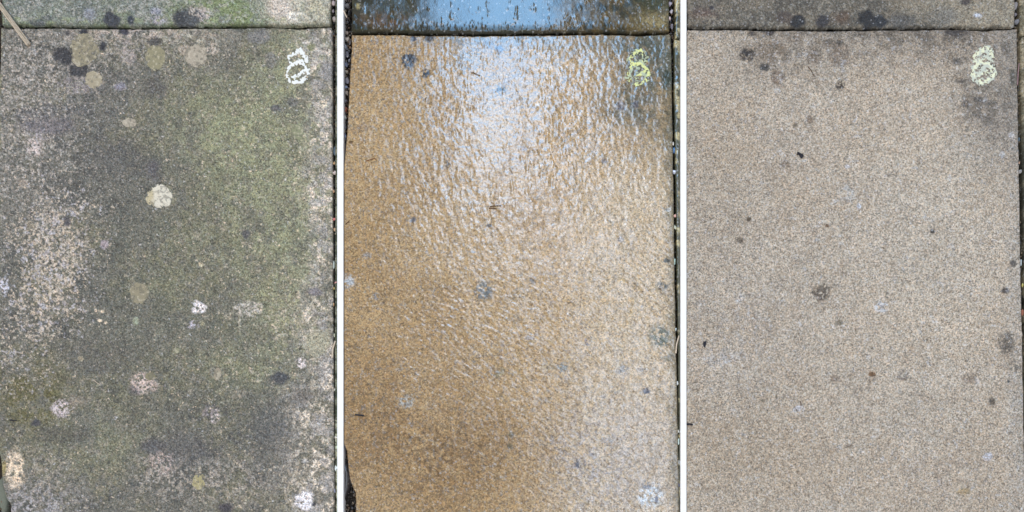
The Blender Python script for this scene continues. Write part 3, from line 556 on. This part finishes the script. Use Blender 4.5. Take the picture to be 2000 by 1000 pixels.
# ------------------------------------------------------------------ chalk marks and lichens: thin raised crusts on the slabs
def crust(name, parent, x0, x1, y0, y1, maskf, mat, height=0.5, step=0.8, col=None, label=None, base=0.35, surf=None):
    nx = int((x1 - x0) / step); ny = int((y1 - y0) / step)
    X, Y = np.meshgrid(np.linspace(x0, x1, nx), np.linspace(y0, y1, ny), indexing='ij')
    Mk = maskf(X, Y); cell = (Mk[:-1, :-1] + Mk[1:, :-1] + Mk[1:, 1:] + Mk[:-1, 1:]) / 4 > .5
    s0 = parent['_seed']
    Z = 0.5 * (fbm(X, Y, 5, s0 + 7, 3) - 0.5) + 0.9 * (fbm(X, Y, 60, s0 + 8, 2) - 0.5)
    if surf is not None: Z = Z + surf(X, Y)
    Zt = Z + base + height * np.clip(Mk, 0, 1) * (0.35 + .9 * vn(X, Y, 2.2, 9))
    idx = np.arange(nx * ny).reshape(nx, ny); n = nx * ny
    used = np.zeros((nx, ny), bool)
    q = []
    I, J = np.nonzero(cell)
    top = np.stack([idx[I, J], idx[I, J + 1], idx[I + 1, J + 1], idx[I + 1, J]], -1); q.append(top)
    pad = np.pad(cell, 1)
    for di, dj, a, b in ((-1, 0, (0, 0), (0, 1)), (1, 0, (1, 1), (1, 0)), (0, -1, (1, 0), (0, 0)), (0, 1, (0, 1), (1, 1))):
        nb = pad[I + 1 + di, J + 1 + dj]; s = ~nb
        A = idx[I[s] + a[0], J[s] + a[1]]; B_ = idx[I[s] + b[0], J[s] + b[1]]
        q.append(np.stack([B_, A, A + n, B_ + n], -1))
    q = np.concatenate(q)
    V = np.concatenate([np.stack([PX(X), PY(Y), Zt / 1000], -1).reshape(-1, 3), np.stack([PX(X), PY(Y), (Z - 1.0) / 1000], -1).reshape(-1, 3)])
    if col is not None:
        cc = col(X, Y).reshape(-1, 3); cc = np.concatenate([cc, cc])
    else: cc = None
    uniq, inv = np.unique(q, return_inverse=True); q = inv.reshape(-1, 4)
    o = mesh_obj(name, V[uniq] - np.array(parent.location), q, mat, parent, cc[uniq] if cc is not None else None)
    if label: o['label'] = label
    return o
mossy['_seed'] = 1; wetslab['_seed'] = 2; dry['_seed'] = 3
def stroke_dist(x, y, pts):
    p = np.array(pts, float); d = np.full(x.shape, 1e9)
    for a, b in zip(p[:-1], p[1:]):
        ab = b - a; t = np.clip(((x - a[0]) * ab[0] + (y - a[1]) * ab[1]) / (ab @ ab), 0, 1)
        d = np.minimum(d, np.hypot(x - a[0] - t * ab[0], y - a[1] - t * ab[1]))
    return d
S8 = [[(596, 121), (597, 113), (592, 104), (586, 97), (581, 99), (576, 105), (568, 109), (563, 114), (565, 121), (572, 123), (578, 123), (588, 120), (594, 124)],
      [(572, 125), (565, 132), (561, 140), (562, 151), (569, 158), (577, 162), (586, 160), (596, 153), (601, 145), (600, 137), (596, 130), (590, 125), (580, 124)],
      [(574, 149), (582, 147), (590, 141), (598, 136)]]
def chalk_d(x, y, dx, dy, seed, sc):
    xs, ys = (x - dx - 583) / sc + 583, (y - dy - 130) / sc + 130; d = np.full(x.shape, 1e9)
    xs = xs + 3.2 * (fbm(x, y, 8, seed, 2) - .5); ys = ys + 3.2 * (fbm(x, y, 8, seed + 1, 2) - .5)
    for s in S8: d = np.minimum(d, stroke_dist(xs, ys, s))
    return d, xs, ys
def chalk8(dx, dy, w, seed, rag, fill=0, sc=1.0):
    def f(x, y):
        d, xs, ys = chalk_d(x, y, dx, dy, seed, sc)
        v = w - d + rag * (fbm(x, y, 3.6, seed + 2, 3) - .5) * 2
        if fill:
            inside = 1 - np.minimum(((xs - 582) / 21) ** 2 + ((ys - 142) / 21) ** 2, ((xs - 581) / 16) ** 2 + ((ys - 112) / 17) ** 2)
            v = np.maximum(v, np.where(inside > 0, 16 * (fbm(x, y, 4.2, seed + 4, 3) - 1 + fill), -9))
            hole = np.minimum(np.hypot(xs - 580, (ys - 112) * .9) - 4.5, np.hypot((xs - 586) * .75 + (ys - 150) * .5, (ys - 150) * .9 - (xs - 586) * .3) - 5)
            v = np.where((hole < 0) & (fbm(x, y, 3, seed + 5, 2) > .42), -1, v)
            v = np.where(fbm(x * .8 + y * .5, y * .8 - x * .5, 3.4, seed + 9, 3) > .60, -1, v)
        return np.clip(.5 + v / 2, 0, 1)
    return f
M_chalk = simple('white_chalk', alb((238, 240, 238)), .14, 500, .9, .1)
M_chalky = simple('crumbly_yellow_chalk', (1, 1, 1), .10, 500, .9, .1, attr=True)
crust('chalk_mark', mossy, 545, 615, 85, 175, chalk8(0, 0, 2.7, 201, 5.8), M_chalk, .5, label='white chalk number 8')
def ccol(dx, dy, c1, c2, seed, sc):
    def f(x, y):
        d, _, _ = chalk_d(x, y, dx, dy, seed, sc)
        return mix(mix(np.zeros(x.shape + (3,)) + alb(c2), c1, ss(5 - d, 0, 2.5)), c2, spk(x, y, 5, seed + 7, .42), .9)
    return f
crust('chalk_mark', wetslab, 1205, 1282, 88, 178, chalk8(665, 2, 2.8, 221, 6.5, .53, 1.05), M_chalky, .5, col=ccol(665, 2, (222, 228, 160), (176, 188, 168), 221, 1.05), label='smudged yellow chalk number 8', base=.7)
crust('chalk_mark', dry, 1884, 1958, 85, 172, chalk8(1340, -2, 4.0, 241, 8.0, .66, 1.04), M_chalky, .5, col=ccol(1340, -2, (228, 231, 204), (200, 206, 194), 241, 1.04), label='thick pale yellow chalk number 8')

M_lich = simple('lichen_crust', (1, 1, 1), .22, 420, .9, .1, attr=True, bump=.8)
LICH = [(165, 98, 27, 32, (152, 144, 122), 1, 'broad tan lichen'), (183, 156, 17, 17, (170, 160, 138), 2, 'small round tan lichen'), (304, 114, 19, 24, (150, 144, 118), 3, None),
        (384, 109, 22, 22, (176, 166, 150), 4, None), (311, 384, 25, 23, (220, 213, 197), 5, 'bright cream lichen, the palest disc'), (271, 573, 19, 21, (152, 144, 122), 6, 'olive tan lichen disc'),
        (580, 258, 13, 15, (144, 146, 118), 7, None), (253, 240, 15, 9, (176, 166, 150), 8, None), (425, 731, 8, 12, (158, 148, 130), 9, None), (294, 735, 10, 8, (138, 132, 108), 10, None),
        (344, 685, 7, 6, (144, 144, 118), 11, None), (388, 940, 12, 17, (172, 162, 124), 12, None)]
for cx, cy, rx, ry, c, sd, lb in LICH:
    def mk(x, y, cx=cx, cy=cy, rx=rx, ry=ry, sd=sd): return blob(x, y, cx, cy, rx, ry, .22, 300 + sd, .2) - (.55 if sd in (1, 12) else .4) * (fbm(x, y, 4, 310 + sd, 2) > (.56 if sd == 5 else .60))
    def lc(x, y, c=c, cx=cx, sd=sd):
        k = np.zeros(x.shape + (3,)) + alb(c)
        if sd == 5: k = mix(k, (190, 176, 138), ss(cx - 6 - x + 14 * (fbm(x, y, 8, 320, 2) - .5), 0, 10), .8)
        k = mix(k, (112, 110, 100), spk(x, y, 5, 330 + sd, .34), .6)
        return mix(k, (208, 198, 178), spk(x, y, 5, 340 + sd, .26), .45)
    crust('lichen_patch', mossy, cx - rx * 1.5, cx + rx * 1.5, cy - ry * 1.5, cy + ry * 1.5, mk, M_lich, .3, .9, lc, lb, base=.1)
for s in (mossy, wetslab, dry): del s['_seed']

# ------------------------------------------------------------------ stones in the joints
def stone_mesh(sx, sy, sz, seed, angular=.5):
    import bmesh
    r = random.Random(seed); bm = bmesh.new(); bmesh.ops.create_icosphere(bm, subdivisions=3, radius=1)
    planes = [(mathutils.Vector((r.gauss(0, 1), r.gauss(0, 1), r.gauss(0, 1))).normalized(), r.uniform(.62 - .2 * angular, .88 - .1 * angular)) for _ in range(int(5 + 7 * angular))]
    for v in bm.verts:
        for n, dd in planes:
            e = v.co.dot(n) - dd
            if e > 0: v.co -= n * e * .9
        v.co = mathutils.Vector((v.co.x * sx, v.co.y * sy, v.co.z * sz)) * (1 + .04 * r.uniform(-1, 1))
    me = bpy.data.meshes.new('pebble'); bm.to_mesh(me); bm.free()
    me.polygons.foreach_set('use_smooth', [angular < .9] * len(me.polygons)); return me
_sm = {}
def stone(px, py, w, h, col, label, wet=False, name='pebble', cat='pebble', group='pebbles lying in the paving joints', z=-.006, rot=0, sz=None, ang=.5):
    key = (col, wet)
    if key not in _sm:
        _sm[key] = simple('stone_wet' if wet else 'stone_dry', tuple(alb(col)), .22, 350, .25 if wet else .75, .5 if wet else .25, 1.0 if wet else 0, .4)
    sz = sz or min(w, h) * .45
    me = stone_mesh(w / 2000, h / 2000, sz / 1000, hash_(px, py), ang); me.materials.append(_sm[key])
    o = bpy.data.objects.new(name, me); COL.objects.link(o); o.location = (PX(px), PY(py), z); o.rotation_euler = (0, 0, math.radians(rot))
    return tag(o, label, cat, group)
def hash_(a, b): return int(a * 7919 + b * 104729) % 1000003
GRY, BEI, WHI, PNK, TAN, SLT = (128, 122, 128), (176, 164, 152), (222, 220, 214), (190, 130, 122), (184, 150, 112), (84, 96, 106)
L_ = "in the left panel's long joint"; M_ = "in the middle panel's right joint"; R_ = "in the right panel's long joint"; J_ = "in the gravel gap left of the wet slab"
for a in [
    (651, 4, 8, 12, (172, 158, 156), 'pinkish grey pebble at the very top ' + L_), (650, 19, 5, 7, (150, 142, 148), 'small grey pebble second from the top ' + L_), (652, 35, 8, 11, (158, 148, 142), 'grey beige pebble beside the end of the cross joint ' + L_),
    (653, 292, 6, 20, SLT, 'blue slate pebble ' + L_), (652, 317, 5, 7, TAN, 'small tan pebble just above the pale pink one ' + L_), (653, 336, 10, 8, (206, 190, 184), 'pale pink pebble protruding ' + L_), (650.5, 372, 5, 7, (172, 138, 108), 'brown pebble below the pale pink one ' + L_),
    (652, 427, 7, 6, (206, 124, 122), 'salmon pink pebble, upper of two, ' + L_), (653, 447, 7, 7, (206, 172, 140), 'peach pebble below the salmon pink one ' + L_), (655, 456, 4, 5, (200, 180, 156), 'tiny cream pebble touching the peach one ' + L_), (651, 516, 5, 17, (176, 184, 176), 'long pale grey pebble ' + L_), (656, 551, 7, 8, (204, 150, 146), 'rosy pebble below the long pale grey one ' + L_), (652, 562, 4, 7, (190, 170, 110), 'yellowish pebble just under the rosy one ' + L_),
    (650.5, 594, 4, 8, (200, 160, 120), 'tan orange pebble at mid height ' + L_), (652, 654, 4, 8, (190, 190, 170), 'small pale pebble just above the twig ' + L_), (653.5, 760, 5, 8, (196, 194, 184), 'small white pebble at the slab edge below the twig ' + L_),
    (656, 854, 6, 8, (226, 220, 208), 'small white pebble, upper of the bottom group, ' + L_), (656.5, 873, 6, 16, (198, 206, 178), 'pale green stone between white pebbles ' + L_), (656.5, 915, 7, 17, (226, 234, 232), 'large white pebble near the bottom ' + L_), (653, 958, 5, 10, (140, 140, 156), 'blue grey pebble, lowest ' + L_)]:
    stone(*a[:5], a[5], z=-.0035)
for a in [
    (1310, 5, 8, 12, (150, 144, 160), 'lilac grey pebble at the very top ' + M_), (1312, 20, 7, 9, (178, 172, 182), 'pale lilac pebble second from the top ' + M_), (1309, 34, 6, 8, (196, 176, 176), 'pinkish pebble against the upper slab ' + M_), (1313, 50, 7, 12, (116, 112, 124), 'dark grey pebble above the cross joint ' + M_),
    (1315, 279, 4, 8, (232, 228, 220), 'small white pebble above the blue one ' + M_), (1317, 292, 5, 14, (66, 104, 150), 'wet blue pebble ' + M_), (1318, 334, 8, 9, (206, 212, 232), 'bluish white pebble ' + M_), (1319, 420, 8, 7, (216, 168, 156), 'pink pebble ' + M_), (1319, 443, 6, 9, (196, 200, 180), 'pale green pebble below the pink one ' + M_),
    (1318, 509, 5, 17, (176, 200, 190), 'long pale pebble ' + M_), (1320.5, 643, 5, 8, (206, 222, 226), 'small bluish white pebble just above the twig ' + M_), (1323.5, 748, 5, 9, (222, 228, 232), 'small white pebble below the twig ' + M_), (1326.5, 842, 6, 9, (228, 228, 220), 'round white pebble, upper of the bottom group, ' + M_), (1327, 861, 5, 18, (206, 232, 232), 'long bluish white stone ' + M_), (1327, 903, 5, 18, (230, 236, 240), 'large white pebble near the bottom ' + M_), (1327, 947, 4, 9, (84, 100, 160), 'small deep blue pebble, lowest ' + M_)]:
    stone(*a[:5], a[5], z=-.0035, wet=True)
for a in [
    (1985, 8, 9, 18, (134, 132, 136), 'large grey pebble at the very top ' + R_), (1986, 26, 5, 7, (120, 118, 126), 'small grey pebble, second from the top ' + R_), (1988, 41, 10, 10, (126, 128, 136), 'square blue grey pebble above the cross joint ' + R_), (1992.5, 270, 4, 9, (84, 100, 112), 'slate blue pebble against the slab edge ' + R_), (1994, 333, 8, 9, (150, 148, 148), 'round grey pebble sticking out ' + R_), (1993, 316, 4, 6, (180, 150, 130), 'small tan pebble above the round grey one ' + R_),
    (1996.5, 512, 5, 14, (168, 178, 182), 'long pale pebble at mid height ' + R_), (1999.5, 556, 4, 8, (190, 180, 110), 'yellowish pebble ' + R_), (1999, 609, 5, 14, (146, 96, 80), 'red brown pebble ' + R_)]:
    stone(*a[:5], a[5], z=-.0035)
for i, a in enumerate([
    (677, 7, 12, 14, (96, 94, 96), 'grey stone at the very top ' + J_), (681, 20, 8, 10, (56, 56, 60), 'dark pebble beside the pale splinter ' + J_), (675, 60, 9, 8, (110, 96, 84), 'brown stone level with the cross joint ' + J_), (676, 72, 12, 9, (150, 140, 130), 'pale beige stone below the cross joint ' + J_), (675, 87, 8, 13, (78, 84, 96), 'blue grey stone below the beige one ' + J_), (682, 78, 5, 12, (84, 76, 74), 'narrow brown stone against the slab corner ' + J_), (677, 102, 12, 12, (72, 72, 84), 'dark slate stone ' + J_), (681, 114, 5, 9, (110, 112, 122), 'small grey stone against the slab ' + J_),
    (675, 121, 9, 13, (96, 104, 126), 'blue tinted stone ' + J_), (675, 136, 9, 10, (128, 120, 104), 'tan grey stone ' + J_), (677, 153, 11, 15, (96, 96, 106), 'large grey stone, middle of the row, ' + J_), (675, 166, 9, 7, (116, 128, 150), 'wet bluish stone ' + J_), (676, 178, 8, 14, (132, 122, 112), 'light brown stone ' + J_), (674, 194, 7, 13, (90, 86, 92), 'dark grey stone above the red one ' + J_), (674.5, 209, 6, 14, (150, 88, 66), 'brick red stone ' + J_), (673.5, 226, 5, 12, (170, 174, 166), 'pale stone below the brick red one ' + J_), (673, 243, 4, 13, (96, 100, 110), 'thin grey stone below the pale one ' + J_), (672.8, 262, 3.6, 16, (70, 66, 90), 'sliver of violet stone, lowest ' + J_), (674, 871, 7, 12, (50, 80, 116), 'wet blue stone at the top of the broken slab edge in the middle panel')]):
    stone(*a[:5], a[5], z=-.007, wet=True, ang=1.0, rot=(i * 37) % 30 - 15)
# big stones beside the broken slab corners
stone(669, 938, 36, 130, (64, 60, 60), 'large smooth dark stone beside the broken corner of the wet slab', True, 'cobble', 'stone', 'large stones beside the broken corners', z=-.026, sz=20, ang=.3)
stone(-2, 965, 26, 80, (110, 114, 102), 'large grey green stone beside the broken corner of the mossy slab', False, 'cobble', 'stone', 'large stones beside the broken corners', z=-.018, sz=14, ang=.3)

# fine grit filling the joints
def grit():
    r = np.random.RandomState(4); V = []; F = []; Cc = []
    ico = [(-.5, -.5, -.4), (.5, -.5, -.4), (.5, .5, -.4), (-.5, .5, -.4), (-.35, -.4, .4), (.4, -.3, .4), (.3, .4, .4), (-.4, .3, .4)]
    fq = [(0, 3, 2, 1), (4, 5, 6, 7), (0, 1, 5, 4), (1, 2, 6, 5), (2, 3, 7, 6), (3, 0, 4, 7)]
    P = []
    for x0, x1, y0, y1, n in ((646, 656, -60, 66, 160), (648.5, 656, 60, 1040, 1300), (1305, 1319, -60, 70, 260), (1312, 1326, 60, 1040, 1500), (1982, 1996, -60, 66, 240), (1989, 2004, 60, 1040, 1500), (671, 688, -60, 320, 800), (671, 696, 860, 1040, 260), (-8, 20, 880, 1040, 160), (-10, 2, -60, 120, 100),
                              (0, 650, 49, 58, 500), (680, 1310, 62, 71, 500), (1342, 1985, 52, 61, 500)):
        for _ in range(n): P.append((r.uniform(x0, x1), r.uniform(y0, y1)))
    cols = [alb(c) for c in ((110, 100, 92), (70, 64, 58), (140, 128, 112), (50, 48, 44), (90, 92, 96), (128, 104, 84))]
    for (x, y) in P:
        s = r.uniform(1.4, 4.2) / 1000; a = r.uniform(0, 6.28); z = -r.uniform(.009, .022); b = len(V)
        ca, sa = math.cos(a), math.sin(a)
        for p in ico:
            px, py, pz = p[0] * s * r.uniform(.8, 1.3), p[1] * s * r.uniform(.8, 1.3), p[2] * s
            V.append((PX(x) + px * ca - py * sa, PY(y) + px * sa + py * ca, z + pz))
        c = cols[r.randint(len(cols))] * r.uniform(.6, 1.2); Cc += [c] * 8
        F += [tuple(b + k for k in f) for f in fq]
    # a bed of packed grit under the grains
    o = mesh_obj('grit', np.array(V), np.array(F), simple('grit', (1, 1, 1), .25, 400, .6, .4, attr=True), None, np.array(Cc), False)
    tag(o, 'dark fine grit packed in the joints between the slabs', 'grit', kind='stuff')
grit()
bed = np.array([(-1.06, -.56, -.024), (1.07, -.56, -.024), (1.07, .56, -.024), (-1.06, .56, -.024)])
def bedsheet():
    nx, ny = 500, 260; X, Y = np.meshgrid(np.linspace(-70, 2070, nx), np.linspace(-70, 1070, ny), indexing='ij')
    Z = -20 + 5 * (fbm(X, Y, 14, 151, 3) - .5); V = np.stack([PX(X), PY(Y), Z / 1000], -1).reshape(-1, 3); idx = np.arange(nx * ny).reshape(nx, ny)
    q = np.stack([idx[:-1, :-1], idx[:-1, 1:], idx[1:, 1:], idx[1:, :-1]], -1).reshape(-1, 4)
    o = mesh_obj('soil', V, q, bpy.data.materials['dark_soil']); tag(o, kind='structure')
bedsheet()

# ------------------------------------------------------------------ small debris
def ribbon(name, pts, w, h, mat, label, cat, grooves=0, z0=.001, taper=.6, seed=0, group=None):
    """a stick / twig: rounded bar following pts (photo mm), with lengthwise ridges"""
    r = random.Random(seed); P = [mathutils.Vector((PX(a), PY(b), z0 + (c if len(t) > 2 else 0) * .001)) for t in pts for a, b, c in [(t[0], t[1], t[2] if len(t) > 2 else 0)]]
    n = 48 if grooves else 12; V = []; F = []; K = 14 if grooves else 6
    Q = []
    for i in range(len(P) - 1):
        for k in range(K): Q.append(P[i].lerp(P[i + 1], k / K))
    Q.append(P[-1])
    for i, c in enumerate(Q):
        d = (Q[min(i + 1, len(Q) - 1)] - Q[max(i - 1, 0)]).normalized(); s = d.cross(mathutils.Vector((0, 0, 1))).normalized(); u = s.cross(d)
        tt = i / (len(Q) - 1); k = 1 - (1 - taper) * tt; jit = 1 + .05 * r.uniform(-1, 1)
        for a in range(n):
            th = 2 * math.pi * a / n; cx, sy = math.cos(th), math.sin(th)
            rr = 1.0
            if grooves and sy > 0: rr = 1 - .45 * (abs(math.sin(cx * math.pi * grooves * .5)) < .35)
            V.append(c + s * (cx * w / 2000 * k * jit) + u * ((sy * rr + 1) * h / 2000 * k))
    T = []
    for i in range(len(Q) - 1):
        for a in range(n):
            b = (a + 1) % n; F.append((i * n + a, i * n + b, (i + 1) * n + b, (i + 1) * n + a))
    e = (len(Q) - 1) * n
    for a in range(1, n - 1): T.append((0, a + 1, a)); T.append((e, e + a, e + a + 1))
    org = V[0].copy(); cc = None
    if grooves:
        cc = []
        for i in range(len(Q)):
            for a in range(n):
                g = abs(math.cos(2 * math.pi * a / n) * 1.0 + .03 * math.sin(i * .3)); k = .35 if (.28 < g < .42 or (g < .06 and i % 9 > 3)) else 1.0
                cc.append(alb((198, 184, 164)) * k)
        cc = np.array(cc)
    o = mesh_obj(name, np.array([tuple(v - org) for v in V]), F, mat, None, cc, True, T); o.location = org
    return tag(o, label, cat, group)
M_stick = simple('weathered_wood', (1, 1, 1), .22, 160, .8, .2, bump=1.0, stretch=(1, 1, 1), attr=True)
# wood grain runs along the stick: stretch the noise along its own direction
for n_ in M_stick.node_tree.nodes:
    if n_.type == 'MAPPING': n_.inputs['Rotation'].default_value = (0, 0, math.radians(56)); n_.inputs['Scale'].default_value = (.12, 3.0, 1)
ribbon('stick', [(-34, -42, 1.5), (0, 10, 1.2), (24, 42.5, .9), (59, 90, .4)], 9.5, 5, M_stick, 'pale dry split stick in the top left corner across the joint', 'stick', grooves=3, taper=.92, seed=2, z0=.0008)
M_brown = simple('brown_twig', alb((88, 64, 44)), .2, 400, .7); M_black = simple('black_leaf_bit', alb((36, 36, 44)), .2, 400, .6); M_pale = simple('pale_twig', alb((206, 190, 170)), .2, 300, .8)
ribbon('twig', [(649, 699, 0), (650, 682, .5), (655, 666, 1)], 3.4, 3, M_pale, "pale pinkish twig lying in the left panel's long joint", 'twig', taper=.8, z0=-.0015)
ribbon('twig', [(1320, 690, 0), (1321.5, 672, .5), (1326, 656, 1)], 3.0, 3, M_pale, "pale twig lying in the middle panel's right joint", 'twig', taper=.8, z0=-.0015)
ribbon('twig', [(1988.5, 165, 0), (1990, 140, 0), (1992, 122, 0)], 2.2, 2, simple('pink_twig', alb((150, 124, 128)), .2), "thin pinkish twig in the right panel's long joint", 'twig', taper=.8, z0=-.003)
ribbon('twig', [(662 + 9.5, 22, 0), (678, 36, .4)], 2.2, 2, M_pale, 'pale splinter at the top of the gravel gap left of the wet slab', 'twig', taper=.8, z0=.001)
ribbon('twig', [(957, 404, 0), (968, 402.5, .4), (979, 402.5, 0)], 1.8, 1.6, M_brown, 'dark twig on the wet slab, upper of a close pair', 'twig', taper=.7, z0=.0006)
ribbon('twig', [(955, 407.5, 0), (963, 407, .2), (970, 408.5, 0)], 1.8, 1.5, M_brown, 'brown twig on the wet slab, lower of a close pair', 'twig', taper=.7, z0=.0006)
ribbon('twig', [(716, 314.5, 0), (726, 312, .3), (731, 309.5, 0), (735, 313, 0)], 1.5, 1.4, simple('rust_twig', alb((128, 84, 52)), .2), 'rust brown hooked twig near the left side of the wet slab', 'twig', taper=.7, z0=.0006)
ribbon('twig', [(921, 142, 0), (930, 145, .3), (938, 148.5, 0)], 1.3, 1.3, M_brown, 'thin straight twig in the glare near the top of the wet slab', 'twig', taper=.7, z0=.0006)
ribbon('twig', [(675, 439, 0), (682, 432, 0)], 1.6, 1.4, M_brown, 'short slanted twig by the left edge of the wet slab', 'twig', taper=.7, z0=.0006)
ribbon('twig', [(1578, 131, 0), (1584, 139, .3), (1590, 150, 0)], 1.3, 1.3, M_brown, 'thin dark twig near the top of the dry slab', 'twig', taper=.7, z0=.0006)
ribbon('twig', [(1340.8, 829, 0), (1347, 828.5, 0), (1353, 830, 0)], 4, 2.5, M_black, 'black twig stub at the left edge of the dry slab', 'twig', taper=.8, z0=.0004)
ribbon('twig', [(20, 820.5, 0), (27, 821.5, 0), (34, 821, 0)], 2.6, 2.0, M_black, 'short black dash at the lower left of the mossy slab', 'twig', taper=.6, z0=.0004)  # raised black bar standing in for a small hole
ribbon('twig', [(694, 810, 0), (701, 811, .3), (711, 812, 0)], 3.4, 2.2, M_black, 'short black twig at the lower left of the wet slab', 'twig', taper=.9, z0=.0005)
ribbon('twig', [(1563, 784, 0), (1564.5, 793, 0)], 2.0, 1.6, M_brown, 'tiny upright brown twig in the lower half of the dry slab', 'twig', taper=.8, z0=.0005)
ribbon('twig', [(183, 742, 0), (190, 748, 0), (196, 751, 0)], 1.2, 1.2, M_pale, 'thin pale stalk in the lower left of the mossy slab', 'twig', taper=.7, z0=.0005)
def flake(name, pts, thick, mat, label, cat, group=None):
    import bmesh
    bm = bmesh.new(); cx = sum(p[0] for p in pts) / len(pts); cy = sum(p[1] for p in pts) / len(pts); vs = []
    for a, b in pts: vs.append(bm.verts.new(((a - cx) / 1000, (cy - b) / 1000, 0)))
    f = bm.faces.new(vs); g = bmesh.ops.extrude_face_region(bm, geom=[f]); nv = [v for v in g['geom'] if isinstance(v, bmesh.types.BMVert)]
    for v in nv: v.co.z += thick / 1000; v.co.x *= .88; v.co.y *= .88
    bmesh.ops.recalc_face_normals(bm, faces=bm.faces[:])
    for v in bm.verts: v.co.z += 12 * v.co.x ** 2 * 4
    me = bpy.data.meshes.new(name); bm.to_mesh(me); bm.free(); me.materials.append(mat)
    o = bpy.data.objects.new(name, me); COL.objects.link(o); o.location = (PX(cx), PY(cy), .0006); return tag(o, label, cat, group)
flake('leaf_fragment', [(1556, 298), (1559, 297), (1563, 299.5), (1568, 303), (1568.5, 306), (1566, 310.5), (1563.5, 310), (1561.5, 306), (1559.5, 302.5), (1557.5, 304), (1555, 303), (1556.5, 301)], 1.2, M_black, 'black curled leaf fragment on the upper left of the dry slab', 'leaf fragment', 'black leaf bits on the dry slab')
flake('leaf_fragment', [(1373.5, 667), (1379.5, 666.5), (1378.5, 674), (1376.5, 679.5), (1374, 677), (1372.5, 672)], 1.2, M_black, 'small black wedge shaped leaf bit on the lower left of the dry slab', 'leaf fragment', 'black leaf bits on the dry slab')
